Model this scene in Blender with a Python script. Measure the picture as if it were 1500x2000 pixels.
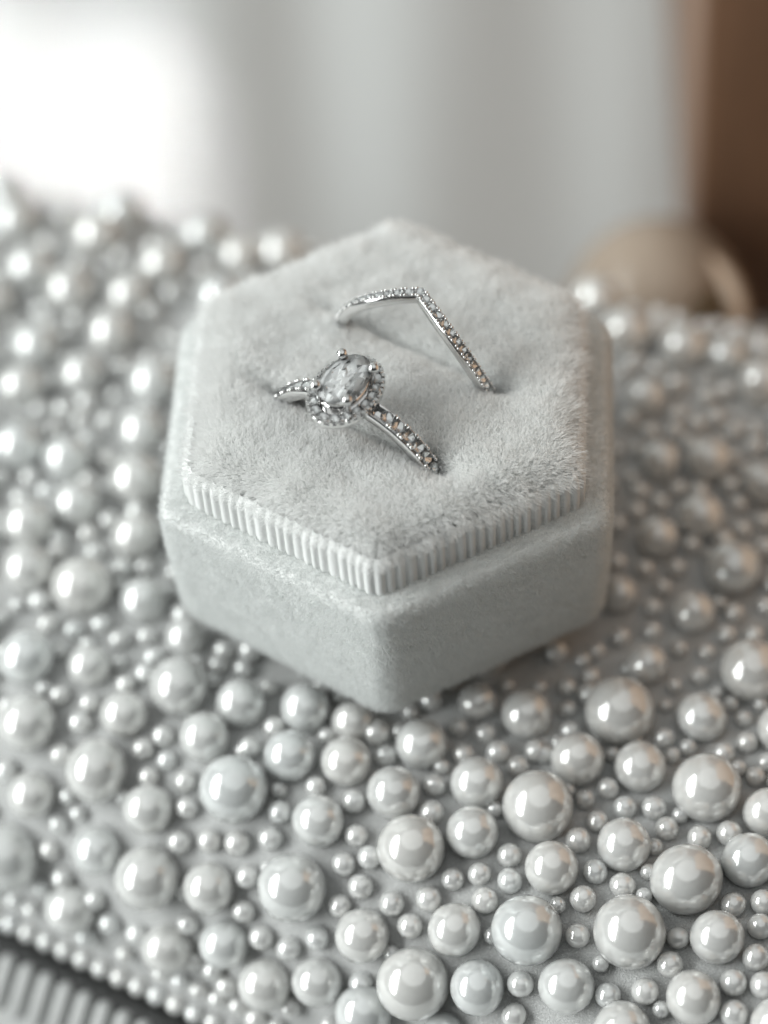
import bpy, math, random
import numpy as np
from mathutils import Vector, Matrix

S = 0.001                      # everything below is modelled in millimetres
scene = bpy.context.scene
for o in list(bpy.data.objects):
    bpy.data.objects.remove(o)
col = scene.collection
rng = np.random.default_rng(7)
random.seed(7)

# ------------------------------------------------------------------ camera
cam_d = bpy.data.cameras.new('camera')
cam = bpy.data.objects.new('camera', cam_d)
col.objects.link(cam)
scene.camera = cam
PITCH, ROLL = 0.90758, -0.08260
cp, sp, cr, sr = math.cos(PITCH), math.sin(PITCH), math.cos(ROLL), math.sin(ROLL)
fwd = Vector((0, cp, -sp)); right0 = Vector((1, 0, 0)); up0 = right0.cross(fwd)
right = cr * right0 + sr * up0
up = -sr * right0 + cr * up0
m = Matrix((right, up, -fwd)).transposed().to_4x4()
m.translation = Vector((-1.57, -201.87, 261.83)) * S
cam.matrix_world = m
cam_d.sensor_fit = 'HORIZONTAL'
cam_d.sensor_width = 24.0
cam_d.lens = 5172.6 / 1500 * 24.0
cam_d.clip_start = 0.01
cam_d.clip_end = 20
cam_d.dof.use_dof = True
cam_d.dof.focus_distance = 0.3015
cam_d.dof.aperture_fstop = 5.4
cam_d.dof.aperture_blades = 0

# ------------------------------------------------------------------ light
world = bpy.data.worlds.new('World')
scene.world = world
world.use_nodes = True
bg = world.node_tree.nodes['Background']
bg.inputs[0].default_value = (0.96, 1.0, 0.985, 1)
bg.inputs[1].default_value = 0.045

def area(name, pos, target, sx, sy, power, color, spread=None, updir=None, shape='ELLIPSE'):
    ld = bpy.data.lights.new(name, 'AREA')
    ld.shape = shape
    ld.size, ld.size_y = sx, sy
    ld.energy = power
    ld.color = color
    if spread is not None:
        ld.spread = spread
    o = bpy.data.objects.new(name, ld)
    col.objects.link(o)
    z = (Vector(pos) - Vector(target)).normalized()
    u = Vector(updir if updir else (0, 0, 1))
    x = u.cross(z).normalized(); y = z.cross(x)
    mm = Matrix((x, y, z)).transposed().to_4x4()
    mm.translation = Vector(pos)
    o.matrix_world = mm
    return o

# the tall window on the left, a dim ceiling light, a patch of window sun on the table
area('window_light', (-0.75, -0.10, 0.46), (0, 0, 0.01), 0.42, 1.15, 12.4, (0.965, 1.0, 0.985), None, (0.08, 0.79, 0.61))
area('ceiling_light', (0.10, 0.0, 0.95), (0, 0, 0), 1.4, 1.4, 3.0, (0.97, 1.0, 0.99))
L = Vector((0.211, -0.9, -0.382)).normalized()
ctr = Vector((-0.058, 0.119, -0.05))
e2 = Vector((0, -1, 0)); v2 = (e2 - e2.dot(L) * L).normalized()
area('sun_patch_light', ctr - L * 0.27, ctr, 0.10 * 0.618, 0.09 * 0.436, 0.0155, (1.0, 0.98, 0.97), math.radians(4.0), v2, 'RECTANGLE')

scene.view_settings.view_transform = 'Standard'
scene.view_settings.look = 'None'
scene.view_settings.exposure = 0.0
scene.view_settings.gamma = 1.0
cy = scene.cycles
cy.use_denoising = True
cy.max_bounces = 14
cy.diffuse_bounces = 6
cy.glossy_bounces = 6
cy.transmission_bounces = 12
cy.transparent_max_bounces = 12
cy.caustics_reflective = False
cy.caustics_refractive = False
cy.sample_clamp_indirect = 4.0

# ------------------------------------------------------------------ helpers
def tag(o, label=None, cat=None, group=None, kind=None):
    for k, v in (('label', label), ('category', cat), ('group', group), ('kind', kind)):
        if v:
            o[k] = v
    return o

def link(o, parent=None):
    col.objects.link(o)
    if parent is not None:
        o.parent = parent
    return o

def mesh_data(name, verts, faces, mat, smooth=True):
    me = bpy.data.meshes.new(name)
    v = np.asarray(verts, dtype=float) * S
    me.from_pydata(v.tolist(), [], [tuple(f) for f in faces])
    if mat:
        me.materials.append(mat)
    if smooth:
        me.polygons.foreach_set('use_smooth', np.ones(len(me.polygons), dtype=bool))
    me.update()
    return me

def mesh_obj(name, verts, faces, mat, parent=None, smooth=True):
    return link(bpy.data.objects.new(name, mesh_data(name, verts, faces, mat, smooth)), parent)

def inst(name, me, loc, parent, scale=1.0, rot=None):
    o = bpy.data.objects.new(name, me)
    o.location = Vector(loc) * S
    o.scale = (scale,) * 3 if np.isscalar(scale) else scale
    if rot is not None:
        o.rotation_mode = 'QUATERNION'
        o.rotation_quaternion = rot
    return link(o, parent)

def empty(name, loc=(0, 0, 0)):
    o = bpy.data.objects.new(name, None)
    o.empty_display_size = 0.005
    o.location = Vector(loc) * S
    return link(o)

def grid_faces(nr, nc, wrap=True):
    f = []
    for i in range(nr - 1):
        for j in range(nc if wrap else nc - 1):
            k = (j + 1) % nc
            f.append((i * nc + j, i * nc + k, (i + 1) * nc + k, (i + 1) * nc + j))
    return f

def sphere(seg=24, rings=12):
    vs = [(0, 0, -1)]
    for i in range(1, rings):
        t = -math.pi / 2 + math.pi * i / rings
        for j in range(seg):
            a = 2 * math.pi * j / seg
            vs.append((math.cos(t) * math.cos(a), math.cos(t) * math.sin(a), math.sin(t)))
    vs.append((0, 0, 1))
    fs = [(0, 1 + (j + 1) % seg, 1 + j) for j in range(seg)]
    for i in range(rings - 2):
        b = 1 + i * seg
        for j in range(seg):
            k = (j + 1) % seg
            fs.append((b + j, b + k, b + seg + k, b + seg + j))
    b = 1 + (rings - 2) * seg
    fs += [(b + j, b + (j + 1) % seg, len(vs) - 1) for j in range(seg)]
    return np.array(vs), fs

class Joined:
    """many small pieces gathered into one mesh"""
    def __init__(self):
        self.v, self.f, self.n = [], [], 0
    def add(self, v, f):
        v = np.asarray(v, float)
        self.v.append(v)
        self.f += [tuple(i + self.n for i in q) for q in f]
        self.n += len(v)
    def build(self, name, mat, parent=None, smooth=True):
        return mesh_obj(name, np.concatenate(self.v), self.f, mat, parent, smooth)

def box_vf(lo, hi, bev=0.0):
    x0, y0, z0 = lo; x1, y1, z1 = hi
    v = [(x, y, z) for z in (z0, z1) for y in (y0, y1) for x in (x0, x1)]
    f = [(0, 2, 3, 1), (4, 5, 7, 6), (0, 1, 5, 4), (2, 6, 7, 3), (0, 4, 6, 2), (1, 3, 7, 5)]
    return v, f

def box_obj(name, lo, hi, mat, parent=None, bevel=1.0):
    c = (np.array(lo) + np.array(hi)) / 2
    v, f = box_vf(lo, hi)
    o = mesh_obj(name, np.array(v, float), f, mat, parent, smooth=True)
    b = o.modifiers.new('bevel', 'BEVEL'); b.width = bevel * S; b.segments = 3
    return o

def quat_to(n, up=(0, 0, 1)):
    return Vector(up).rotation_difference(Vector(n))

# ------------------------------------------------------------------ materials
def new_mat(name):
    mt = bpy.data.materials.new(name)
    mt.use_nodes = True
    nt = mt.node_tree
    return mt, nt, nt.nodes['Principled BSDF']

def setp(b, **kw):
    for k, v in kw.items():
        b.inputs[k.replace('_', ' ')].default_value = v

def noise(nt, scale, detail=4, rough=0.55, coord='Object'):
    tc = nt.nodes.new('ShaderNodeTexCoord')
    n = nt.nodes.new('ShaderNodeTexNoise')
    n.inputs['Scale'].default_value = scale
    n.inputs['Detail'].default_value = detail
    n.inputs['Roughness'].default_value = rough
    nt.links.new(tc.outputs[coord], n.inputs['Vector'])
    return n

def ramp(nt, fac, stops):
    r = nt.nodes.new('ShaderNodeValToRGB')
    while len(r.color_ramp.elements) < len(stops):
        r.color_ramp.elements.new(0.5)
    for e, (p, c) in zip(r.color_ramp.elements, stops):
        e.position = p; e.color = (*c, 1)
    nt.links.new(fac, r.inputs['Fac'])
    return r

def bump(nt, b, height, strength, dist):
    n = nt.nodes.new('ShaderNodeBump')
    n.inputs['Strength'].default_value = strength
    n.inputs['Distance'].default_value = dist
    nt.links.new(height, n.inputs['Height'])
    nt.links.new(n.outputs['Normal'], b.inputs['Normal'])
    return n

def mat_velvet():
    mt, nt, b = new_mat('white_velvet')
    setp(b, Roughness=0.9, Sheen_Weight=0.35, Sheen_Roughness=0.4)
    b.inputs['Specular IOR Level'].default_value = 0.15
    n = noise(nt, 900, 5, 0.65)
    r = ramp(nt, n.outputs['Fac'], [(0.3, (0.70, 0.71, 0.70)), (0.7, (0.82, 0.83, 0.82))])
    nt.links.new(r.outputs['Color'], b.inputs['Base Color'])
    bump(nt, b, n.outputs['Fac'], 0.5, 0.0004)
    return mt

def mat_fibre(name, c0, c1):
    mt, nt, b = new_mat(name)
    setp(b, Roughness=0.55)
    b.inputs['Specular IOR Level'].default_value = 0.3
    hi = nt.nodes.new('ShaderNodeHairInfo')
    r = ramp(nt, hi.outputs['Random'], [(0.0, c0), (1.0, c1)])
    nt.links.new(r.outputs['Color'], b.inputs['Base Color'])
    tr = nt.nodes.new('ShaderNodeBsdfTranslucent')
    nt.links.new(r.outputs['Color'], tr.inputs['Color'])
    mx = nt.nodes.new('ShaderNodeMixShader'); mx.inputs[0].default_value = 0.5
    nt.links.new(b.outputs[0], mx.inputs[1]); nt.links.new(tr.outputs[0], mx.inputs[2])
    out = nt.nodes['Material Output']
    nt.links.new(mx.outputs[0], out.inputs['Surface'])
    return mt

def mat_ribbon():
    mt, nt, b = new_mat('white_grosgrain')
    setp(b, Base_Color=(0.80, 0.81, 0.80, 1), Roughness=0.42, Sheen_Weight=0.2)
    b.inputs['Specular IOR Level'].default_value = 0.45
    tc = nt.nodes.new('ShaderNodeTexCoord')
    w = nt.nodes.new('ShaderNodeTexWave')
    w.wave_type = 'BANDS'; w.bands_direction = 'Z'
    w.inputs['Scale'].default_value = 1100
    w.inputs['Distortion'].default_value = 1.2
    w.inputs['Detail'].default_value = 1
    nt.links.new(tc.outputs['Object'], w.inputs['Vector'])
    bump(nt, b, w.outputs['Fac'], 0.5, 0.00012)
    return mt

def mat_pearl():
    mt, nt, b = new_mat('pearl_nacre')
    setp(b, Metallic=0.30, Roughness=0.17, Subsurface_Weight=1.0, Subsurface_Scale=0.004, Coat_Weight=1.0, Coat_Roughness=0.07, Coat_IOR=1.9)
    b.inputs['Specular IOR Level'].default_value = 0.25
    b.inputs['Subsurface Radius'].default_value = (1, 1, 1)
    n = noise(nt, 1.6, 3)
    r = ramp(nt, n.outputs['Fac'], [(0.35, (0.72, 0.725, 0.715)), (0.7, (0.79, 0.795, 0.785))])
    oi = nt.nodes.new('ShaderNodeObjectInfo')
    r3 = ramp(nt, oi.outputs['Random'], [(0.0, (0.90, 0.90, 0.90)), (0.5, (1.0, 0.985, 0.97)), (1.0, (0.97, 0.99, 1.0))])
    mm = nt.nodes.new('ShaderNodeMix'); mm.data_type = 'RGBA'; mm.blend_type = 'MULTIPLY'
    mm.inputs['Factor'].default_value = 1.0
    nt.links.new(r.outputs['Color'], mm.inputs['A']); nt.links.new(r3.outputs['Color'], mm.inputs['B'])
    nt.links.new(mm.outputs['Result'], b.inputs['Base Color'])
    n2 = noise(nt, 3.0, 2)
    bump(nt, b, n2.outputs['Fac'], 0.15, 0.12)
    return mt

def mat_satin():
    mt, nt, b = new_mat('pale_grey_satin')
    setp(b, Roughness=0.45, Sheen_Weight=0.2)
    n = noise(nt, 4500, 3, 0.7)
    r = ramp(nt, n.outputs['Fac'], [(0.3, (0.48, 0.485, 0.48)), (0.6, (0.64, 0.645, 0.64)), (0.70, (0.97, 0.97, 0.97))])
    nt.links.new(r.outputs['Color'], b.inputs['Base Color'])
    g = ramp(nt, n.outputs['Fac'], [(0.55, (0.6, 0.6, 0.6)), (0.72, (0.12, 0.12, 0.12))])
    nt.links.new(g.outputs['Color'], b.inputs['Roughness'])
    bump(nt, b, n.outputs['Fac'], 0.9, 0.00035)
    return mt

def mat_metal(name, c, rough):
    mt, nt, b = new_mat(name)
    setp(b, Base_Color=(*c, 1), Metallic=1.0, Roughness=rough)
    return mt

def mat_diamond():
    mt, nt, b = new_mat('diamond_crown')
    nt.nodes.remove(b)
    tr = nt.nodes.new('ShaderNodeBsdfTransparent'); tr.inputs['Color'].default_value = (0.97, 0.98, 0.98, 1)
    gl = nt.nodes.new('ShaderNodeBsdfGlossy'); gl.inputs['Roughness'].default_value = 0.03
    fr = nt.nodes.new('ShaderNodeFresnel'); fr.inputs['IOR'].default_value = 1.4
    mx = nt.nodes.new('ShaderNodeMixShader')
    nt.links.new(fr.outputs[0], mx.inputs[0]); nt.links.new(tr.outputs[0], mx.inputs[1]); nt.links.new(gl.outputs[0], mx.inputs[2])
    nt.links.new(mx.outputs[0], nt.nodes['Material Output'].inputs['Surface'])
    return mt

def mat_facet(name, met):
    mt, nt, b = new_mat(name)
    setp(b, Base_Color=(0.95, 0.95, 0.95, 1), Metallic=met, Roughness=0.08)
    return mt

def mat_cloth():
    mt, nt, b = new_mat('white_linen')
    setp(b, Roughness=0.85, Sheen_Weight=0.15)
    n = noise(nt, 2600, 3)
    r = ramp(nt, n.outputs['Fac'], [(0.3, (0.49, 0.50, 0.495)), (0.7, (0.54, 0.55, 0.545))])
    nt.links.new(r.outputs['Color'], b.inputs['Base Color'])
    bump(nt, b, n.outputs['Fac'], 0.3, 0.0002)
    return mt

def mat_wood(name, c0, c1):
    mt, nt, b = new_mat(name)
    setp(b, Roughness=0.5)
    tc = nt.nodes.new('ShaderNodeTexCoord')
    mp = nt.nodes.new('ShaderNodeMapping')
    mp.inputs['Scale'].default_value = (60, 60, 5)
    n = nt.nodes.new('ShaderNodeTexNoise')
    n.inputs['Scale'].default_value = 1.0; n.inputs['Detail'].default_value = 6
    nt.links.new(tc.outputs['Object'], mp.inputs['Vector'])
    nt.links.new(mp.outputs['Vector'], n.inputs['Vector'])
    r = ramp(nt, n.outputs['Fac'], [(0.3, c0), (0.7, c1)])
    nt.links.new(r.outputs['Color'], b.inputs['Base Color'])
    bump(nt, b, n.outputs['Fac'], 0.3, 0.0006)
    return mt

def mat_glass(name, c, ior=1.45, rough=0.02):
    mt, nt, b = new_mat(name)
    setp(b, Base_Color=(*c, 1), Roughness=rough, IOR=ior, Transmission_Weight=1.0)
    return mt

def mat_plain(name, c, rough, **kw):
    mt, nt, b = new_mat(name)
    setp(b, Base_Color=(*c, 1), Roughness=rough, **kw)
    return mt

VELVET = mat_velvet()
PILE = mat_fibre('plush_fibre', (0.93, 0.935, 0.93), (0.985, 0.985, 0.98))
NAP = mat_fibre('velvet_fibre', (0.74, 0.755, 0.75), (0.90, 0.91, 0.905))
RIBBON = mat_ribbon()
PEARL = mat_pearl()
BUGLE = mat_plain('dimmed_grey_bead', (0.42, 0.425, 0.42), 0.4)  # grey base tone makes the trim beads look less lit
SATIN = mat_satin()
SILVER = mat_metal('white_gold', (0.86, 0.855, 0.85), 0.12)
GAP_DARK = mat_metal('dark_gap_frame', (0.10, 0.10, 0.10), 0.4)  # dark colour stands in for the shade of the gap
DIAMOND = mat_diamond()
FACET = mat_facet('stone_facets', 0.85)
HALOFACET = mat_facet('halo_facets', 0.5)
BRIGHT = mat_facet('bright_facets', 0.0)  # opaque white standing in for light returned by the centre stone
CLOTH = mat_cloth()
WOOD = mat_wood('brown_wood', (0.11, 0.062, 0.037), (0.26, 0.145, 0.085))
BOUNCE_WOOD = mat_wood('warm_bounce_wood', (0.38, 0.235, 0.145), (0.48, 0.31, 0.195))  # wood lightened so the unseen panel throws back more warm light

# ------------------------------------------------------------------ the setting
def build_table():
    nx, ny = 420, 150
    xs = np.linspace(-420, 420, nx); ys = np.linspace(-420, 1000, ny)
    X, Y = np.meshgrid(xs, ys)
    Z = -50.0 + 0.0 * X
    Q = (X - 5 - 0.065 * (Y - 100)) / (1 + 0.0021 * (Y - 100))
    fold = 4.0 * np.exp(-((Q - 4) / 13) ** 2) + 1.4 * np.exp(-((Q - 40) / 8.5) ** 2) + 5.5 * np.exp(-((Q + 33) / 15) ** 2) + 3 * np.exp(-((Q - 78) / 14) ** 2) + 0.12 * np.sin(Q / 3.1 + 0.02 * Y) - 4.6
    w = np.clip((Y - 60) / 40, 0, 1)
    Z = Z - 1.0 + (fold + 4.6) * w
    # added unseen backdrop: cloth sweeps up to reflect light onto the stones
    R_ = 120.0; y0 = 300.0
    T = np.maximum(Y - y0, 0); A_ = np.minimum(T / R_, math.pi / 2); up_ = np.maximum(T - R_ * math.pi / 2, 0)
    Yc = np.where(Y > y0, y0 + R_ * np.sin(A_) - (Z + 51) * np.sin(A_), Y)
    Zc = np.where(Y > y0, -51 + R_ * (1 - np.cos(A_)) + up_ + (Z + 51) * np.cos(A_), Z)
    v = np.stack([X, Yc, Zc], -1).reshape(-1, 3)
    o = mesh_obj('tablecloth', v, grid_faces(ny, nx, False), CLOTH)
    tag(o, 'white cloth with soft folds covering the table behind the beaded clutch, with an added unseen backdrop sweep', 'tablecloth', kind='structure')
build_table()

def build_cabinet():
    c = empty('wooden_cabinet', (48.3, 75, -52))
    c.rotation_euler.z = math.radians(-5.2)
    tag(c, 'brown wooden cabinet standing upright at the right edge behind the clutch', 'cabinet')
    box_obj('pilaster', (0.0, 0, 0), (42, 120, 150), WOOD, c, 1.5)
    o = box_obj('bounce_panel', (45, -117, 0), (75, 301, 152), BOUNCE_WOOD, c, 1.5)  # unseen panel, placed and lightened to bounce warm light onto the box
build_cabinet()

def lathe(prof, seg=48):
    v = []
    for r, z in prof:
        for j in range(seg):
            a = 2 * math.pi * j / seg
            v.append((r * math.cos(a), r * math.sin(a), z))
    return np.array(v), grid_faces(len(prof), seg)

def build_ornament():
    t = empty('round_ornament', (41.0, 60.5, -51))
    tag(t, 'small round tan ornament with a pale rim behind the ring box', 'ornament')
    R = 14.0
    def ball(r, zc, zs, a0, a1):
        return [(max(r * math.cos(math.radians(a)), .01), zc + r * zs * math.sin(math.radians(a))) for a in np.linspace(a0, a1, 24)]
    prof = ball(R, 17.5, 1.22, -89.5, 89.5)
    v, f = lathe(prof)
    mt, nt, pb = new_mat('tan_glaze')
    setp(pb, Base_Color=(0.50, 0.41, 0.33, 1), Roughness=0.15, IOR=1.3, Transmission_Weight=0.25)
    mesh_obj('shell', v, f, mt, t)
    ax = np.array([-.10, -.62, .78]); ax /= np.linalg.norm(ax)
    e1 = np.array([1.0, 0, 0]) - ax * ax[0]; e1 /= np.linalg.norm(e1)
    e2 = np.cross(ax, e1)
    c0 = np.array([0, 0, 18.0])
    rc = c0 + ax * 9.6 + e1 * 3.0 - e2 * 0.2
    tv = []
    for i in range(48):
        u = 2 * math.pi * i / 48
        d = e1 * math.cos(u) + e2 * math.sin(u)
        for j in range(14):
            w = 2 * math.pi * j / 14
            tv.append(rc + d * (8.4 + 1.9 * math.cos(w)) + ax * 1.9 * math.sin(w))
    tf = [(i * 14 + j, ((i + 1) % 48) * 14 + j, ((i + 1) % 48) * 14 + (j + 1) % 14, i * 14 + (j + 1) % 14) for i in range(48) for j in range(14)]
    mesh_obj('rim', np.array(tv), tf, mat_plain('pale_tan_glaze', (0.74, 0.61, 0.49), 0.22), t)
    sv, sf = sphere(28, 16)
    sv = sv[:, :1] * e1 * 6.0 + sv[:, 1:2] * e2 * 6.0 + sv[:, 2:] * ax * 3.0 + c0 + ax * 11.5 + e1 * 4.4 - e2 * 0.8
    mesh_obj('dark_center', sv, sf, mat_plain('dark_brown_disc', (0.10, 0.068, 0.035), 0.4), t)  # flattened dark brown disc set inside the rim
build_ornament()

# ------------------------------------------------------------------ pearl clutch
FLx, FLy, NFx, NFy = -54.5, -31.2, -0.536, -0.844
BLx, BLy, NBx, NBy = -52.6, 77.7, 0.354, 0.935
def surf(x, y):
    sf = (x - FLx) * NFx + (y - FLy) * NFy
    sb = (x - BLx) * NBx + (y - BLy) * NBy
    u = np.clip((sf + 26) / 26, 0, .985); w = np.clip((sb + 20) / 20, 0, .985)
    return -6.2 - 32 * (1 - np.sqrt(1 - u * u)) - 10 * (1 - np.sqrt(1 - w * w)), sf, sb
def surf_n(x, y):
    e = .05
    zx = (surf(x + e, y)[0] - surf(x - e, y)[0]) / 2 / e
    zy = (surf(x, y + e)[0] - surf(x, y - e)[0]) / 2 / e
    n = np.array([-zx, -zy, 1.0])
    return n / np.linalg.norm(n)

BIG_PEARLS = [(24.6,-27.2,4.17),(34.3,-28.6,3.06),(41.2,-22.9,3.96),(18.9,-33.2,3.22),(26.1,-34.9,3.14),(33.4,-38.9,4.19),(40.1,-42.5,2.98),(13.5,-39.5,4.19),(28.9,-20.2,2.49),(43.5,-31.3,3.05),(22.9,-45.3,3.14),(29.4,-50.8,4.21),(22.5,-56.0,4.23),(32.0,-58.0,3.17),(15.1,-59.7,3.2),(28.8,-63.9,3.21),(14.4,-47.3,3.24),(36.9,-48.7,3.18),(11.2,-53.5,4.15),(20.9,-65.2,3.46),(37.4,-68.4,3.12),(-1.3,-42.4,4.12),(3.0,-51.5,3.13),(-1.9,-54.9,4.22),(5.2,-57.3,3.24),(-7.6,-49.3,3.23),(-8.0,-55.2,3.51),(0.8,-59.7,2.38),(0.6,-29.2,3.06),(-3.1,-35.5,3.2),(6.7,-35.3,3.14),(5.7,-41.7,3.22),(13.5,-26.2,3.08),(7.8,-23.6,2.35),(-20.8,-21.2,2.98),(-13.0,-22.7,3.1),(-7.4,-25.2,2.59),(-25.2,-24.9,3.09),(-15.1,-29.0,3.12),(-8.5,-30.7,3.11),(-21.7,-31.6,4.15),(-12.0,-37.1,3.14),(-15.3,-42.9,4.17),(-13.3,-51.3,3.1),(-24.2,-44.8,3.08),(-25.5,-40.0,3.19),(-19.7,-49.2,3.2),(-39.2,-32.6,3.0),(-32.8,-36.8,4.09),(-50.8,-29.0,4.16),(-43.4,-35.3,3.19),(-31.4,-42.5,3.14),(-46.9,-11.1,3.48),(-39.2,-13.4,2.65),(-46.8,-18.5,3.65),(-34.9,-20.3,2.87),(-28.2,-18.1,3.75),(-38.3,-25.6,3.91),(-46.9,-25.5,3.02),(-32.3,-31.0,3.09),(-27.4,-10.5,2.54),(-48.6,22.2,3.36),(-42.3,19.4,3.21),(-32.4,23.0,3.23),(-33.2,14.9,3.45),(-41.0,11.8,3.1),(-47.1,9.1,3.28),(-33.4,5.7,3.13),(-47.1,1.9,3.24),(-40.2,-1.9,3.86),(-32.6,-4.4,2.89),(-50.3,64.3,3.26),(-38.6,59.8,3.45),(-35.6,66.3,3.37),(-23.8,59.9,3.25),(-47.6,54.2,3.27),(-29.4,52.9,3.19),(-42.0,49.4,3.38),(-34.0,47.9,2.95),(-21.5,45.9,3.15),(-36.4,40.9,3.2),(-46.7,39.9,3.12),(-40.4,34.0,3.02),(-30.8,31.5,3.28),(-48.5,32.6,3.15),(-12.9,55.0,3.22),(-18.7,54.5,2.86),(-43.3,65.8,2.19),(40.1,30.1,3.42),(49.4,22.4,3.37),(32.7,33.8,3.44),(29.7,43.0,3.39),(34.0,22.0,2.69),(45.5,28.1,2.73),(34.5,11.1,2.77),(40.7,10.4,2.96),(47.2,5.9,2.94),(38.4,1.4,2.98),(32.6,-1.2,2.71),(41.2,-7.2,3.57),(35.5,-13.1,2.78),(26.6,-9.3,2.42)]
SMALL_PEARLS = [(29.6,-30.7,1.34),(22.1,-37.0,1.33),(23.7,-39.8,1.44),(27.1,-40.2,1.5),(28.2,-43.1,1.43),(20.3,-41.3,1.32),(36.3,-33.5,1.34),(39.2,-32.2,1.34),(39.3,-28.7,1.1),(18.5,-28.4,1.23),(18.5,-25.3,1.11),(32.2,-32.1,1.1),(41.1,-35.2,1.21),(19.2,-38.2,1.2),(39.5,-37.0,1.21),(35.3,-44.5,1.6),(31.8,-44.7,1.49),(35.0,-22.2,1.24),(36.3,-18.7,1.13),(33.0,-17.9,1.13),(31.8,-23.2,0.99),(30.3,-25.9,0.86),(26.5,-20.1,0.94),(23.0,-17.2,1.13),(21.9,-20.9,1.25),(18.8,-22.2,1.24),(15.5,-21.8,1.0),(15.0,-31.4,1.34),(19.3,-48.0,1.48),(22.2,-50.1,1.53),(17.6,-51.1,1.59),(16.6,-55.0,1.46),(27.7,-57.1,1.33),(26.5,-59.9,1.56),(34.4,-53.8,1.52),(37.0,-56.9,1.57),(37.8,-53.8,1.52),(36.0,-60.6,1.61),(33.2,-63.0,1.61),(36.4,-63.8,1.6),(32.9,-66.2,1.6),(23.5,-62.1,1.62),(19.4,-61.6,1.56),(17.8,-43.7,1.55),(9.7,-44.7,1.49),(6.1,-46.3,1.43),(3.0,-46.3,1.43),(9.5,-47.7,1.54),(6.5,-49.3,1.6),(0.1,-47.8,1.55),(-4.2,-47.3,1.55),(-2.3,-49.9,1.55),(9.8,-58.3,1.58),(8.8,-60.8,1.53),(-7.7,-44.8,1.56),(-8.5,-53.2,1.51),(5.2,-26.7,1.23),(8.4,-27.9,1.35),(9.6,-30.7,1.47),(14.2,-31.0,1.47),(5.5,-30.5,1.34),(11.8,-32.9,1.34),(1.7,-34.6,1.39),(1.1,-38.2,1.51),(-4.7,-26.7,1.72),(-3.8,-30.0,1.35),(-20.0,-26.8,1.48),(-16.9,-24.5,1.36),(-17.4,-18.6,1.13),(-20.4,-15.6,1.26),(-10.7,-26.4,1.23),(-12.3,-32.9,1.34),(-16.7,-35.0,1.46),(-7.9,-35.4,1.52),(-18.0,-37.5,1.52),(-22.0,-37.0,1.59),(-25.4,-35.9,1.47),(-21.1,-40.4,1.46),(-21.9,-43.2,1.47),(-20.0,-45.9,1.53),(-16.8,-47.8,1.52),(-13.3,-48.0,1.51),(-7.8,-39.4,1.45),(-9.5,-42.1,1.51),(-10.3,-46.0,1.38),(-25.0,-47.5,1.37),(-23.8,-49.1,1.25),(-29.1,-35.0,1.48),(-44.2,-29.0,1.26),(-45.7,-30.6,1.26),(-44.5,-33.1,1.39),(-40.6,-36.0,1.39),(-39.1,-38.1,1.39),(-35.7,-40.1,1.39),(-29.0,-41.9,1.36),(-44.6,-6.3,1.28),(-41.3,-7.6,1.28),(-38.0,-7.0,1.28),(-35.7,-9.6,1.27),(-32.2,-9.4,1.27),(-31.4,-12.6,1.27),(-43.1,-16.1,1.26),(-39.4,-17.8,1.26),(-34.9,-16.2,1.26),(-27.4,-20.6,1.25),(-40.6,-19.9,1.5),(-43.2,-22.7,1.38),(-30.4,-23.5,1.37),(-32.9,-24.5,1.37),(-30.1,-26.4,1.24),(-32.4,-27.7,1.36),(-27.9,-29.2,1.36),(-27.9,-32.0,1.35),(-22.7,-12.5,1.27),(-23.5,-14.6,1.26),(-20.6,-26.9,1.23),(-40.6,26.6,1.36),(-37.2,26.2,1.36),(-44.1,25.3,1.36),(-47.0,25.9,1.36),(-39.6,23.4,1.35),(-47.2,17.7,1.34),(-45.0,15.0,1.33),(-48.5,14.3,1.33),(-39.6,16.2,1.33),(-37.0,19.6,1.34),(-36.9,9.4,1.32),(-39.6,7.5,1.31),(-38.8,4.4,1.31),(-43.4,7.2,1.31),(-43.5,5.0,1.31),(-32.4,1.3,1.3),(-31.4,-5.9,1.28),(33.3,28.8,1.36),(42.1,21.6,1.35),(44.6,22.6,1.35),(42.7,18.1,1.34),(44.8,15.6,1.33),(46.9,12.7,1.33),(37.1,16.3,1.33),(33.9,16.5,1.33),(31.3,6.9,1.31),(36.2,6.8,1.31),(33.6,4.7,1.31),(30.5,3.8,1.3),(43.5,3.6,1.3),(36.7,-2.4,1.29),(46.3,0.4,1.3),(43.4,-0.6,1.29),(27.8,1.9,1.3),(27.1,-4.1,1.29),(30.4,-5.4,1.28),(34.4,-5.7,1.28),(32.3,-8.5,1.28),(30.7,-11.5,1.27),(30.2,-14.9,1.26),(26.2,-15.4,1.26),(40.5,-13.2,1.26),(39.1,-16.3,1.26),(44.6,-12.5,1.27),(42.5,-16.7,1.26)]

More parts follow.
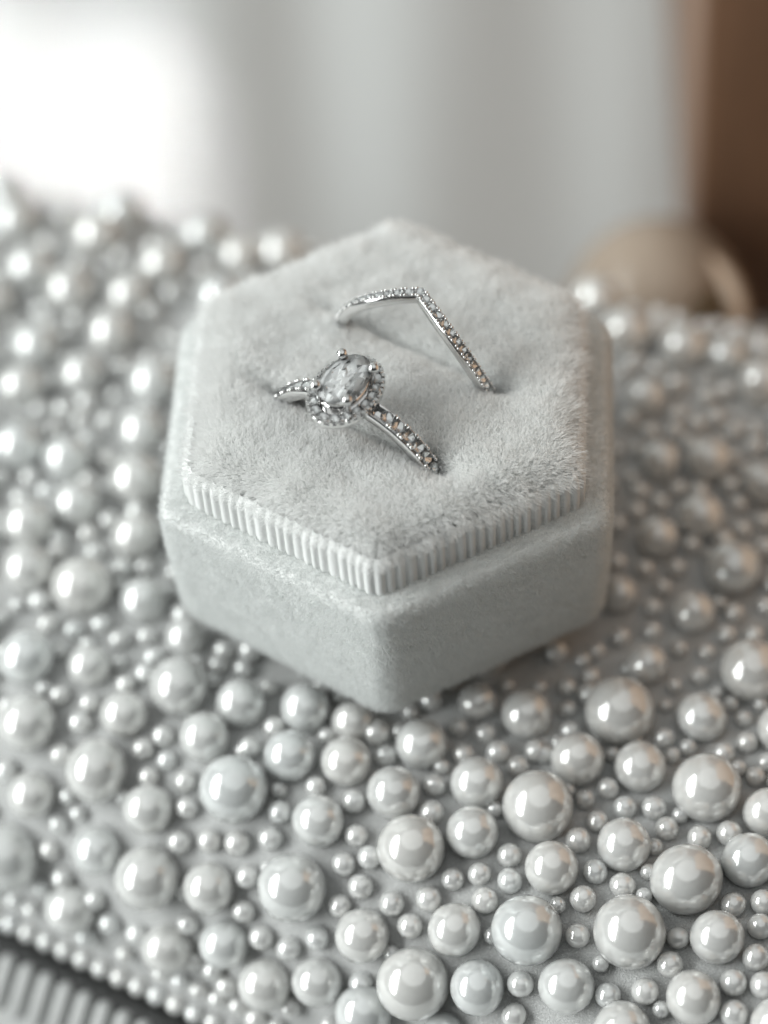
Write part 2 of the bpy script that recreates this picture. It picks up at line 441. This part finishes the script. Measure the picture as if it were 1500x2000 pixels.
def build_clutch():
    t = empty('pearl_clutch', (0, 0, -51))
    tag(t, 'white clutch bag covered in glossy pearls of mixed sizes under the ring box', 'clutch bag')
    off = np.array([0, 0, 51.0])
    fd = np.array([0.844, -0.536]); bd = np.array([0.935, -0.354])
    F = np.array([FLx, FLy]); B = np.array([BLx, BLy])
    fl, fr = F - 42 * fd, F + 128 * fd
    bl, br = B - 42 * bd, B + 116 * bd
    n = 230
    # denser rows towards the rolled edges
    tt = 0.5 - 0.5 * np.cos(np.linspace(0, math.pi, n))
    V = []
    for b_ in tt:
        for a_ in np.linspace(0, 1, n):
            p = (fl * (1 - a_) + fr * a_) * (1 - b_) + (bl * (1 - a_) + br * a_) * b_
            V.append((p[0], p[1], float(surf(p[0], p[1])[0])))
    V = np.array(V)
    ring = [j for j in range(n)] + [i * n + n - 1 for i in range(1, n)] + [(n - 1) * n + j for j in range(n - 2, -1, -1)] + [i * n for i in range(n - 2, 0, -1)]
    low = V[ring].copy(); low[:, 2] = np.minimum(low[:, 2] - 1.2, -34.5)
    faces = grid_faces(n, n, False)
    base = len(V); k = len(ring)
    for i in range(k):
        j = (i + 1) % k
        faces.append((ring[j], ring[i], base + i, base + j))
    mesh_obj('fabric_cover', np.concatenate([V, low]) + off, faces, SATIN, t)
    corners = np.array([fl, fr, br, bl]); cc = corners.mean(0)
    def slab(name, grow, z0, z1, mat, flare=0.0):
        c0 = []
        for i in range(4):
            d = np.array([(-1, -1), (1, -1), (1, 1), (-1, 1)][i], float)
            c0.append(corners[i] + (fd * d[0] + np.array([-NFx, -NFy]) * d[1]) * grow)
        c1 = []
        for i in range(4):
            d = np.array([(-1, -1), (1, -1), (1, 1), (-1, 1)][i], float)
            c1.append(corners[i] + (fd * d[0] + np.array([-NFx, -NFy]) * d[1]) * (grow + flare))
        v = [(c[0], c[1], z0) for c in c0] + [(c[0], c[1], z1) for c in c1]
        f = [(0, 1, 2, 3), (4, 7, 6, 5)] + [(i, 4 + i, 4 + (i + 1) % 4, (i + 1) % 4) for i in range(4)]
        return mesh_obj(name, np.array(v) + off, f, mat, t, smooth=False)
    slab('gap_frame', 3.4, -36.0, -50.0, GAP_DARK)  # frame slab coloured dark so it reads as the shaded gap
    slab('lower_shell', 3.0, -38.0, -45.5, SATIN, 6.0)
    slab('base_shell', 9.2, -45.4, -50.6, SATIN)
    # two bead rows along the rolled front rim
    sv, sf_ = sphere(24, 14)
    pearl_me = mesh_data('pearl', sv, sf_, PEARL)
    lv, lf = sphere(14, 8)
    seed_me = mesh_data('seed_pearl', lv, lf, PEARL)
    taken = []
    def put(name, me, x, y, r, k=.5):
        nn = surf_n(x, y)
        c = np.array([x, y, float(surf(x, y)[0])]) + nn * k * r
        s_ = r * rng.uniform(0.96, 1.03, 3)
        o = inst(name, me, c + off, t, tuple(s_), Vector((0, 0, 1)).rotation_difference(Vector(tuple(rng.normal(size=3)))))
        return c
    for x, y, r in BIG_PEARLS:
        put('pearl', pearl_me, x, y, r); taken.append((x, y, r))
    for x, y, r in SMALL_PEARLS:
        put('seed_pearl', seed_me, x, y, r); taken.append((x, y, r))
    ns = len(SMALL_PEARLS); nb = len(BIG_PEARLS)
    def free(x, y, r, gap):
        a = np.array(taken)
        # pearls ride above the cloth, so a small one may tuck under a large one
        need = 2.0 * np.sqrt(np.maximum(a[:, 2] * r, 1e-6)) * gap
        return bool(np.all((a[:, 0] - x) ** 2 + (a[:, 1] - y) ** 2 > need ** 2))
    hexR = 20.5
    def in_frame(x, y):
        # the part of the cloth whose large pearls were set by hand
        return abs(x) < 52 and not (math.hypot(x, y) < hexR)
    def inside(x, y, mg=0.0):
        _, sf, sb = surf(x, y)
        return sf < -mg and sb < -mg and -88 < x < 60
    # large pearls under the box and on the cloth to either side
    for _ in range(4000):
        if nb >= 300: break
        x, y = rng.uniform(-88, 60), rng.uniform(-120, 100)
        r = rng.choice([2.9, 3.0, 4.0])
        if not inside(x, y, 4): continue
        fx = (x > 38 and y < -20) or x < -52 or x > 52 or math.hypot(x, y) < hexR or y < -78 or (y < -62 and x < 0 and False)
        if not fx: continue
        if free(x, y, r, 1.08):
            put('pearl', pearl_me, x, y, r); taken.append((x, y, r)); nb += 1
    # rim rows
    for row, (uu, rr) in enumerate(((.90, 1.2), (.952, 1.25), (.978, 1.3))):
        for q in np.arange(-40, 120, 2.75):
            p = F + fd * (q + 1.3 * row + rng.uniform(-.15, .15)) + np.array([NFx, NFy]) * (-26 + 26 * uu)
            if row < 2 and not free(p[0], p[1], rr * 0.6, 0.62): continue
            if rng.random() < 0.12 + 0.22 * (row == 0): continue
            rr = 1.25 * rng.uniform(0.85, 1.12)
            if ns < 262:
                put('seed_pearl', seed_me, p[0], p[1], rr, .7); ns += 1
                if row == 0: taken.append((p[0], p[1], rr))
    for q in np.arange(-40, 120, 2.75):
        p = F + fd * (q + 0.6) + np.array([NFx, NFy]) * 0.5
        if -22 < q < 50:
            inst('seed_pearl', seed_me, np.array([p[0], p[1], -33.2]) + off, t, 1.3); ns += 1
    # fill the gaps with seed pearls, nearest to the lens first; past three hundred they are one part
    rest = Joined()
    rv, rf = sphere(10, 6)
    cand = []
    for _ in range(26000):
        x, y = rng.uniform(-70, 60), rng.uniform(-110, 100)
        if not inside(x, y, 1.0) or math.hypot(x, y) < 20: continue
        cand.append((x, y, rng.choice([1.05, 1.35, 1.5, 1.55])))
    cand.sort(key=lambda c: (abs(c[0] - 0) > 46, c[1] + 0.2 * rng.random() * 40))
    order = list(range(len(cand)))
    rng.shuffle(order)
    chosen = []
    for i in order:
        x, y, r = cand[i]
        if free(x, y, r, 0.98):
            # leave some bare cloth, as on the bag
            if rng.random() < 0.8:
                chosen.append((x, y, r))
            taken.append((x, y, r))
        if len(chosen) > 1100: break
    chosen.sort(key=lambda c: (c[1] + 300 * (abs(c[0]) > 44)))
    for x, y, r in chosen:
        if ns < 300:
            put('seed_pearl', seed_me, x, y, r); ns += 1
        else:
            nn = surf_n(x, y)
            rest.add(rv * r + np.array([x, y, float(surf(x, y)[0])]) + nn * .55 * r + off, rf)
    o = rest.build('small_seed_pearls', PEARL, t)
    o['kind'] = 'stuff'
    # bugle beads on the sloping trim below the dark gap frame
    cv, cf = sphere(14, 10)
    cv = cv.copy(); cv[:, 2] = np.where(cv[:, 2] > 0.001, cv[:, 2] + 2.0, np.where(cv[:, 2] < -0.001, cv[:, 2] - 2.0, 0))
    bug = mesh_data('bugle_bead', cv, cf, BUGLE)
    axis = np.array([NFx, NFy, -1.05]); axis /= np.linalg.norm(axis)
    for q in np.arange(-20, 60, 2.9):
        p = F + fd * q + np.array([NFx, NFy]) * 5.6
        inst('bugle_bead', bug, np.array([p[0], p[1], -38.9]) + off, t, 1.32, quat_to(axis))
    return t
build_clutch()

# ------------------------------------------------------------------ ring box
PSI = math.radians(-6.556)
def hexo(ap, rc, n_arc=8, n_side=20):
    """rounded hexagon outline, apothem ap, corner radius rc"""
    pts = []
    Rc = (ap - rc) / math.cos(math.pi / 6)
    for k in range(6):
        a = math.radians(-90 + 60 * k) + PSI
        c = np.array([Rc * math.cos(a), Rc * math.sin(a)])
        arc = [c + rc * np.array([math.cos(a + q), math.sin(a + q)]) for q in np.linspace(-math.pi / 6, math.pi / 6, n_arc)]
        pts += arc
        a2 = a + math.pi / 3
        c2 = np.array([Rc * math.cos(a2), Rc * math.sin(a2)])
        nxt = c2 + rc * np.array([math.cos(a2 - math.pi / 6), math.sin(a2 - math.pi / 6)])
        for q in np.linspace(0, 1, n_side + 2)[1:-1]:
            pts.append(arc[-1] * (1 - q) + nxt * q)
    return np.array(pts)

S1 = np.array([math.cos(math.radians(-36.56)), math.sin(math.radians(-36.56))])   # along the slots
N1 = np.array([-S1[1], S1[0]])
C1 = np.array([-4.15, -7.0]); C2 = np.array([3.9, 4.2])
AP_TOP = 22.0
def hex_dist(x, y):
    """signed distance to the plush outline (inside positive)"""
    d = 1e9
    for k in range(6):
        a = math.radians(-60 + 60 * k) + PSI
        d = np.minimum(d, AP_TOP - (x * math.cos(a) + y * math.sin(a)))
    return d
def plush_z(x, y):
    d = np.maximum(hex_dist(x, y), 0)
    e = np.clip(1 - d / 5.0, 0, 1)
    z = 25.6 + 2.9 * np.sqrt(np.maximum(1 - e * e, 0))
    for c, w in ((C1, 1.0), (C2, 1.0)):
        q = (x - c[0]) * N1[0] + (y - c[1]) * N1[1]
        s = (x - c[0]) * S1[0] + (y - c[1]) * S1[1]
        f = 1 / (1 + np.exp((np.abs(s) - 13.5) / 1.2))
        z = z - w * f * (1.1 * np.exp(-(q / 1.0) ** 2) + 0.25 * np.exp(-(q / 3.0) ** 2))
    for c, se in ((C1, 11.2), (C2, 10.9)):
        q = (x - c[0]) * N1[0] + (y - c[1]) * N1[1]
        s = (x - c[0]) * S1[0] + (y - c[1]) * S1[1]
        z = z - 1.3 * np.exp(-(q / 1.5) ** 2 - ((s - se) / 1.7) ** 2) - 0.5 * np.exp(-(q / 1.3) ** 2 - ((s + se) / 1.4) ** 2)
    q = (x - C2[0]) * N1[0] + (y - C2[1]) * N1[1]
    s = (x - C2[0]) * S1[0] + (y - C2[1]) * S1[1]
    z = z + 1.1 * np.exp(-(q / 2.2) ** 2 - ((s + 11.0) / 1.8) ** 2)
    z = z + 0.18 * np.sin(x * .55 + 1) * np.cos(y * .47)
    return z

def strands(name, P, D, length, nseg, rad, mat, parent, off, curl=0.35):
    """hair curves grown from points P along directions D"""
    N = len(P)
    ln = length * rng.uniform(0.65, 1.2, N)[:, None]
    side = rng.normal(size=(N, 3)); side -= (side * D).sum(1)[:, None] * D
    side /= np.linalg.norm(side, axis=1)[:, None] + 1e-9
    pts = np.zeros((N, nseg + 1, 3))
    for i in range(nseg + 1):
        q = i / nseg
        pts[:, i] = P + D * ln * q + side * ln * curl * q * q
    hc = bpy.data.hair_curves.new(name)
    hc.add_curves([nseg + 1] * N)
    hc.attributes['position'].data.foreach_set('vector', ((pts + off) * S).reshape(-1).astype(np.float32))
    ra = hc.attributes.get('radius') or hc.attributes.new('radius', 'FLOAT', 'POINT')
    prof = np.tile(np.linspace(1.0, 0.35, nseg + 1), N) * rad * S
    ra.data.foreach_set('value', prof.astype(np.float32))
    hc.materials.append(mat)
    o = bpy.data.objects.new(name, hc)
    link(o, parent)
    o['kind'] = 'stuff'
    return o

def lump(p, sc, seed):
    """cheap smooth noise, -1..1"""
    r = np.random.default_rng(seed)
    out = 0
    for k in range(5):
        d = r.normal(size=3) * sc
        out = out + np.sin(p @ d + r.uniform(0, 6.28))
    return out / 2.5

def build_box():
    t = empty('ring_box', (0, 0, 0))
    tag(t, 'open white velvet hexagonal ring box with a plush top holding two rings', 'ring box')
    # --- body: a lathe of rounded hexagons
    AP = 25.98
    prof = [(18.0, 0.0, 2.5), (AP - 5.0, 0.0, 3.0)]
    for q in np.linspace(0, 90, 9)[1:]:
        a = math.radians(q)
        prof.append((AP - 4.2 + 3.6 * math.sin(a), 3.4 * (1 - math.cos(a)), 3.4))
    prof += [(AP - 0.35, 8.0, 3.2), (AP - 0.1, 14.0, 3.0), (AP, 20.3, 2.9)]
    for q in np.linspace(0, 90, 7)[1:]:
        a = math.radians(q)
        prof.append((AP - 1.1 * (1 - math.cos(a)), 20.6 + 1.1 * math.sin(a), 2.8))
    prof += [(AP - 2.2, 21.8, 2.4), (22.6, 21.55, 2.2), (22.2, 21.2, 2.0), (22.0, 18.0, 2.0)]
    V = []
    for ap, z, rc in prof:
        h = hexo(ap, rc)
        V.append(np.column_stack([h, np.full(len(h), z)]))
    nc = len(V[0]); V = np.concatenate(V)
    F = grid_faces(len(prof), nc)
    F.append(tuple(range(nc - 1, -1, -1)))
    mesh_obj('velvet_body', V, F, VELVET, t)
    # nap of the velvet: fibres over the walls and the lip
    ring_p = []
    outl = [(hexo(ap, rc), z) for ap, z, rc in prof[1:-2]]
    Ps, Ns = [], []
    for (h0, z0), (h1, z1) in zip(outl[:-1], outl[1:]):
        a = np.column_stack([h0, np.full(nc, z0)]); b = np.column_stack([h1, np.full(nc, z1)])
        a2, b2 = np.roll(a, -1, 0), np.roll(b, -1, 0)
        nrm = np.cross(a2 - a, b - a); ar = np.linalg.norm(nrm, axis=1)
        nrm = nrm / (ar[:, None] + 1e-9)
        cnt = rng.poisson(ar * 55)
        idx = np.repeat(np.arange(nc), cnt)
        u = rng.random(len(idx))[:, None]; w = rng.random(len(idx))[:, None]
        Ps.append((a[idx] * (1 - u) + a2[idx] * u) * (1 - w) + (b[idx] * (1 - u) + b2[idx] * u) * w)
        Ns.append(nrm[idx])
    P = np.concatenate(Ps); N = np.concatenate(Ns)
    lean = np.column_stack([lump(P, .55, 1), lump(P, .55, 2), lump(P, .55, 3) - 0.8])
    D = N + 0.2 * lean + 0.35 * rng.normal(size=P.shape)
    D /= np.linalg.norm(D, axis=1)[:, None]
    ln = 0.38 * (1 + 0.15 * lump(P, 1.2, 9))[:, None]
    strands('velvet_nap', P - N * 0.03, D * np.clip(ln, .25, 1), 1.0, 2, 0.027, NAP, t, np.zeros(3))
    # --- grosgrain ribbon round the neck, real ribs
    rows = []
    zs = np.concatenate([[19.5], np.linspace(21.3, 25.6, 12), np.linspace(25.8, 27.2, 8)])
    m = 1260
    base = hexo(22.75, 2.6, 24, 186)
    per = np.linalg.norm(np.roll(base, -1, 0) - base, axis=1)
    arc = np.concatenate([[0], np.cumsum(per)[:-1]]); tot = per.sum()
    q = np.linspace(0, tot, m, endpoint=False)
    bx = np.interp(q, np.append(arc, tot), np.append(base[:, 0], base[0, 0]))
    by = np.interp(q, np.append(arc, tot), np.append(base[:, 1], base[0, 1]))
    bp = np.column_stack([bx, by])
    tg = np.roll(bp, -1, 0) - np.roll(bp, 1, 0); tg /= np.linalg.norm(tg, axis=1)[:, None]
    nn = np.column_stack([tg[:, 1], -tg[:, 0]])
    ph_ = np.arange(m) / m * 2 * math.pi
    wob = 0.35 * np.sin(7 * ph_ + 1) + 0.3 * np.sin(17 * ph_) + 0.25 * np.sin(31 * ph_ + 2)
    rib = np.abs(np.sin(np.arange(m) / m * 126 * math.pi + wob)) ** 0.7 * (1 + 0.12 * np.sin(23 * ph_ + 1) + 0.1 * np.sin(41 * ph_))
    V = []
    for i, z in enumerate(zs):
        inw = 0.0 if z < 25.6 else 1.5 * (1 - math.sqrt(max(0, 1 - ((z - 25.6) / 1.75) ** 2)))
        sag = 0.12 * math.sin(i * 1.7)
        p = bp + nn * (0.42 * rib[:, None] - inw)
        V.append(np.column_stack([p, np.full(m, z) + 0.05 * rib]))
    mesh_obj('grosgrain_ribbon', np.concatenate(V), grid_faces(len(zs), m), RIBBON, t)
    # --- plush cushion
    k = 46
    V = []
    for f_ in np.linspace(1, 0.002, k):
        h = hexo(AP_TOP, 2.4, 8, 30) * f_
        V.append(np.column_stack([h, plush_z(h[:, 0], h[:, 1])]))
    nc2 = len(V[0])
    mesh_obj('plush_cushion', np.concatenate(V), grid_faces(k, nc2), VELVET, t)
    n = 230000
    xy = rng.uniform(-26, 26, (n, 2))
    d = hex_dist(xy[:, 0], xy[:, 1])
    xy = xy[d > 0.05]; d = d[d > 0.05]
    x, y = xy[:, 0], xy[:, 1]
    e = .1
    zx = (plush_z(x + e, y) - plush_z(x - e, y)) / 2 / e; zy = (plush_z(x, y + e) - plush_z(x, y - e)) / 2 / e
    zx = np.clip(zx, -2.5, 2.5); zy = np.clip(zy, -2.5, 2.5)
    N = np.column_stack([-zx, -zy, np.ones(len(x))]); N /= np.linalg.norm(N, axis=1)[:, None]
    P = np.column_stack([x, y, plush_z(x, y)])
    rad = xy / (np.linalg.norm(xy, axis=1)[:, None] + 1e-6)
    edge = np.clip(1 - d / 4.0, 0, 1)[:, None]
    swirl = np.column_stack([lump(P, .35, 11), lump(P, .35, 12), 0 * x])
    fine = np.column_stack([lump(P, 1.6, 13), lump(P, 1.6, 14), 0 * x])
    D = N + 0.13 * swirl + 0.13 * fine + 0.9 * edge * np.column_stack([rad, np.zeros(len(x))]) + 0.22 * rng.normal(size=P.shape)
    D /= np.linalg.norm(D, axis=1)[:, None]
    ln = (1.0 + 0.85 * edge[:, 0]) * (1 + 0.12 * lump(P, .9, 15))
    # the pile is pressed flat beside the slots where the bands go in
    for c in (C1, C2):
        qd = np.abs((x - c[0]) * N1[0] + (y - c[1]) * N1[1])
        sd = np.abs((x - c[0]) * S1[0] + (y - c[1]) * S1[1])
        ln *= 1 - 0.45 * np.exp(-(qd / 0.9) ** 2) * (sd < 13)
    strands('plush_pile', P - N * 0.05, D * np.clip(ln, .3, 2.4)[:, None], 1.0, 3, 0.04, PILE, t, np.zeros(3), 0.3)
    return t
build_box()

# ------------------------------------------------------------------ rings
def brilliant():
    """faceted stone, girdle radius 1"""
    import bmesh
    pts = []
    for k in range(8):
        a = 2 * math.pi * k / 8
        pts.append((0.56 * math.cos(a), 0.56 * math.sin(a), 0.34))
        b = a + math.pi / 8
        pts.append((0.80 * math.cos(b), 0.80 * math.sin(b), 0.215))
    for k in range(16):
        a = 2 * math.pi * k / 16
        pts.append((math.cos(a), math.sin(a), 0.03)); pts.append((math.cos(a), math.sin(a), -0.03))
    for k in range(16):
        b = 2 * math.pi * (k + .5) / 16
        pts.append((0.76 * math.cos(b), 0.76 * math.sin(b), -0.235))
    for k in range(8):
        b = 2 * math.pi * k / 8 + math.pi / 8
        pts.append((0.42 * math.cos(b), 0.42 * math.sin(b), -0.50))
    pts.append((0, 0, -0.86))
    bm = bmesh.new()
    for p in pts: bm.verts.new(p)
    bmesh.ops.convex_hull(bm, input=bm.verts)
    bmesh.ops.recalc_face_normals(bm, faces=bm.faces)
    bm.verts.ensure_lookup_table()
    bm.verts.index_update()
    v = [tuple(q.co) for q in bm.verts]; f = [tuple(q.index for q in fc.verts) for fc in bm.faces]
    bm.free()
    return np.array(v), f
BV, BF = brilliant()
def stone_data(name, v, fm):
    me = mesh_data(name, v, BF, DIAMOND, smooth=False)
    me.materials.append(fm)
    for p in me.polygons:
        if p.normal.z < -0.1:
            p.material_index = 1
    return me
SHALLOW = np.column_stack([BV[:, 0], BV[:, 1], np.where(BV[:, 2] < -.04, BV[:, 2] * .45, BV[:, 2])])
STONE_ME = stone_data('stone', SHALLOW, FACET)
HALO_ME = stone_data('halo_stone', SHALLOW, HALOFACET)

def frame_q(xa, ya, za):
    return Matrix((Vector(xa), Vector(ya), Vector(za))).transposed().to_quaternion()

def sweep_band(path, outn, axn, w, th, rnd=0.25):
    """closed strip: path points, outward normals, axial directions -> rounded box section"""
    d, q = 0.55 * th, 0.14 * w / 2
    sec = [(-w / 2, -.05), (-w / 2 + q, 0), (-w / 2 + 2 * q, -d), (w / 2 - 2 * q, -d), (w / 2 - q, 0), (w / 2, -.05),
           (w / 2, -th + rnd), (w / 2 - rnd, -th), (-w / 2 + rnd, -th), (-w / 2, -th + rnd)]
    V = []
    for p, o, a in zip(path, outn, axn):
        for u, v in sec:
            V.append(p + a * u + o * v)
    n, k = len(path), len(sec)
    F = []
    for i in range(n):
        for j in range(k):
            F.append((i * k + j, i * k + (j + 1) % k, ((i + 1) % n) * k + (j + 1) % k, ((i + 1) % n) * k + j))
    return np.array(V), F

S3 = np.array([S1[0], S1[1], 0]); N3 = np.array([N1[0], N1[1], 0]); Z3 = np.array([0, 0, 1.0])

def pave(t, path_fn, angs, r, beadr, w):
    """stones sunk in the band with four shared beads at their corners"""
    beads = Joined(); sv, sf = sphere(8, 6)
    for i, th in enumerate(angs):
        p, o, tan, ax = path_fn(th)
        q = frame_q(tan, ax, o)
        from mathutils import Quaternion
        q = q @ Quaternion((0, 0, 1), random.uniform(0, 6.28)) @ Quaternion((1, 0, 0), random.uniform(-.12, .12))
        st = inst('stone', STONE_ME, p + o * 0.06, t, r)
        st.scale = (r, r, r)
        st.rotation_mode = 'QUATERNION'; st.rotation_quaternion = q
        nxt = angs[i] + (angs[1] - angs[0]) / 2
        p2, o2, tan2, ax2 = path_fn(nxt)
        for sgn in (-1, 1):
            for dt in (-.16, .16):
                beads.add(sv * beadr + p2 + ax2 * sgn * (w / 2 - beadr * .8) + o2 * 0.10 + tan2 * dt * 1.3, sf)
    beads.build('bead_prongs', SILVER, t)

def build_engagement():
    c = np.array([C1[0], C1[1], 21.75])
    t = empty('engagement_ring', c)
    tag(t, 'white gold ring with a large oval diamond in a halo, front slot of the box', 'ring', 'rings standing in the ring box')
    R = 12.35
    def pf(th, rr=R):
        o = S3 * math.sin(th) + Z3 * math.cos(th)
        tan = S3 * math.cos(th) - Z3 * math.sin(th)
        return o * rr, o, tan, np.cross(o, tan)
    n = 120
    th = np.linspace(0, 2 * math.pi, n, endpoint=False)
    P = [pf(a)[0] for a in th]; O = [pf(a)[1] for a in th]; A = [N3 for a in th]
    v, f = sweep_band(P, O, A, 2.0, 1.55, .2)
    band = mesh_obj('band', v, f, SILVER, t)
    step = 1.62 / R
    pave(band, pf, [a * step for a in range(-11, -2)], 0.84, 0.27, 2.0)
    pv = [a * step for a in range(3, 12)]
    pave(band, pf, pv, 0.84, 0.27, 2.0)
    # --- halo: frame whose axes are along (N3, S3)
    hc = S3 * (-0.75) + Z3 * (34.6 - 21.75)
    def el(a, b, ph, z): return hc + N3 * a * math.cos(ph) + S3 * b * math.sin(ph) + Z3 * z
    prof = [(2.9, 2.0, 0.0), (3.35, 2.4, .16), (3.7, 2.65, -.35), (4.95, 3.55, -.35), (5.2, 3.82, .08), (5.35, 3.95, -.05), (5.42, 4.0, -.5), (4.9, 3.5, -1.25), (3.2, 2.2, -1.5), (2.7, 1.8, -1.0)]
    m = 96
    V = [el(a, b, 2 * math.pi * j / m, z) for a, b, z in prof for j in range(m)]
    F = grid_faces(len(prof), m) + [((len(prof) - 1) * m + j, (len(prof) - 1) * m + (j + 1) % m, (j + 1) % m, j) for j in range(m)]
    halo = mesh_obj('halo', np.array(V), F, SILVER, t)
    # evenly spaced stones along the ellipse
    ph = np.linspace(0, 2 * math.pi, 2000, endpoint=False)
    ex, ey = 4.62 * np.cos(ph), 3.2 * np.sin(ph)
    ds = np.hypot(np.roll(ex, -1) - ex, np.roll(ey, -1) - ey); cs = np.concatenate([[0], np.cumsum(ds)[:-1]]); tot = ds.sum()
    ns = 18
    beads = Joined(); sv, sf = sphere(8, 6)
    bx, bf = box_vf((-.2, -.2, -.25), (.2, .2, .25))
    bx = np.array(bx)
    for k in range(ns):
        a = np.interp(tot * k / ns, cs, ph)
        p = el(4.62, 3.2, a, .22)
        tn = -N3 * 4.62 * math.sin(a) + S3 * 3.2 * math.cos(a); tn /= np.linalg.norm(tn)
        ot = np.cross(tn, Z3)
        st = inst('stone', HALO_ME, p, halo, 0.66, frame_q(tn, np.cross(Z3, tn), Z3))
        for dk in (-.22, .22, .5):
            a2 = np.interp((tot * (k + dk) / ns) % tot, cs, ph)
            tn2 = -N3 * 4.62 * math.sin(a2) + S3 * 3.2 * math.cos(a2); tn2 /= np.linalg.norm(tn2)
            o2 = np.cross(tn2, Z3)
            if o2 @ (N3 * math.cos(a2) + S3 * math.sin(a2)) < 0: o2 = -o2
            pb = el(4.62, 3.2, a2, .12)
            if dk != .5:
                M = np.column_stack([tn2, o2, Z3])
                beads.add(bx @ M.T + pb + o2 * .62, bf)
            else:
                beads.add(sv * .2 + pb + o2 * .52 + Z3 * .16, sf)
                beads.add(sv * .2 + pb - o2 * .50 + Z3 * .16, sf)
    beads.build('bead_prongs', SILVER, halo, smooth=False)
    # --- gallery, prongs, centre stone
    V = [el(a, b, 2 * math.pi * j / m, z) for a, b, z in [(2.7, 1.8, -1.0), (3.35, 2.2, .9), (3.5, 2.32, .9), (3.0, 2.0, -1.0)] for j in range(m)]
    F = grid_faces(4, m) + [(3 * m + j, 3 * m + (j + 1) % m, (j + 1) % m, j) for j in range(m)]
    mesh_obj('gallery', np.array(V), F, SILVER, t)
    # pavilion of the centre stone: small uneven facets, materials mixed to imitate sparkle
    r2 = np.random.default_rng(21)
    cvv, cff = [], []
    rows = [(1.0, -.03, 16), (.86, -.04, 16), (.70, -.06, 16), (.53, -.08, 16), (.36, -.09, 16), (.18, -.10, 16)]
    for ri, (rr, zz, nn_) in enumerate(rows):
        for q in range(nn_):
            a = 2 * math.pi * (q + (0.5 if ri % 2 else 0) + (r2.uniform(-.3, .3) if ri else 0)) / nn_
            rq = rr * (1 + (r2.uniform(-.08, .08) if ri else 0))
            cvv.append((rq * math.cos(a), rq * math.sin(a), zz + (r2.uniform(-.045, .045) if ri else 0)))
    for ri in range(len(rows) - 1):
        for q in range(16):
            a0, a1 = ri * 16 + q, ri * 16 + (q + 1) % 16
            b0, b1 = a0 + 16, a1 + 16
            if ri % 2 == 0: cff += [(a0, b0, a1), (a1, b0, b1)]
            else: cff += [(a0, b0, b1), (a0, b1, a1)]
    cff.append(tuple(range(80, 96)))
    dims = np.array([3.95, 2.6, 2.9])
    crown = []
    for fc in BF:
        p_ = BV[list(fc)]
        nz = np.cross(p_[1] - p_[0], p_[2] - p_[0])[2]
        if nz > -1e-4 and p_[:, 2].min() > -0.031:
            crown.append(tuple(fc))
    cff = [tuple(i + len(BV) for i in fc) for fc in cff]
    me = mesh_data('center_stone', np.concatenate([BV, np.array(cvv)]) * dims, crown + cff, DIAMOND, smooth=False)
    me.materials.append(BRIGHT)
    me.materials.append(mat_metal('mirror_facets', (0.95, 0.95, 0.95), 0.02))
    me.materials.append(mat_facet('soft_facets', 0.45))
    for k_ in range(len(crown), len(crown) + len(cff)):
        q_ = r2.random()
        me.polygons[k_].material_index = 1 if q_ < 0.62 else (2 if q_ < 0.80 else 3)
    inst('center_stone', me, hc + Z3 * 2.05, t, 1.0, frame_q(N3, np.cross(Z3, N3), Z3))
    for sa in (-1, 1):
        for sb in (-1, 1):
            j = Joined()
            top = hc + N3 * sa * 2.72 + S3 * sb * 2.12 + Z3 * 2.45
            bot = hc + N3 * sa * 2.3 + S3 * sb * 1.75 - Z3 * 1.0
            sv2, sf2 = sphere(20, 12)
            j.add(sv2 * np.array([.66, .66, .6]) + top, sf2)
            d = top - bot
            a1 = np.cross(d, N3); a1 /= np.linalg.norm(a1); a2 = np.cross(d, a1); a2 /= np.linalg.norm(a2)
            seg = 12
            tv = [p + (a1 * math.cos(2 * math.pi * q / seg) + a2 * math.sin(2 * math.pi * q / seg)) * rr for p, rr in ((bot, .36), (bot + d * .95, .42)) for q in range(seg)]
            j.add(tv, grid_faces(2, seg))
            j.build('prong', SILVER, t)
    return t
build_engagement()

def build_chevron():
    c = np.array([C2[0], C2[1], 26.6])
    t = empty('chevron_ring', c)
    tag(t, 'thin pointed chevron band of tiny stones, in the rear slot of the box', 'ring', 'rings standing in the ring box')
    R = 10.5
    def dev(th):
        a = abs((th + math.pi) % (2 * math.pi) - math.pi)
        k = math.radians(50)
        x = a / (math.pi / 2)
        if x < 1: return 1.35 - 9.67 * x + 8.05 * x * x
        return -0.27 * max(0, 1 - (x - 1) * 2)
    def pf(th):
        o = S3 * math.sin(th) + Z3 * math.cos(th)
        e = 0.01
        p = o * R + N3 * dev(th)
        p1 = (S3 * math.sin(th + e) + Z3 * math.cos(th + e)) * R + N3 * dev(th + e)
        p0 = (S3 * math.sin(th - e) + Z3 * math.cos(th - e)) * R + N3 * dev(th - e)
        tan = p1 - p0; tan /= np.linalg.norm(tan)
        ax = np.cross(o, tan); ax /= np.linalg.norm(ax)
        return p, np.cross(tan, ax), tan, ax
    n = 240
    th = np.linspace(0, 2 * math.pi, n, endpoint=False)
    q = [pf(a) for a in th]
    w = 1.35
    v, f = sweep_band([a[0] for a in q], [a[1] for a in q], [a[3] if a[3] @ N3 > 0 else -a[3] for a in q], w, 1.3, .15)
    band = mesh_obj('band', v, f, SILVER, t)
    step = 1.16 / R
    pave(band, pf, [a * step for a in range(-15, 16)], 0.60, 0.19, w)
build_chevron()
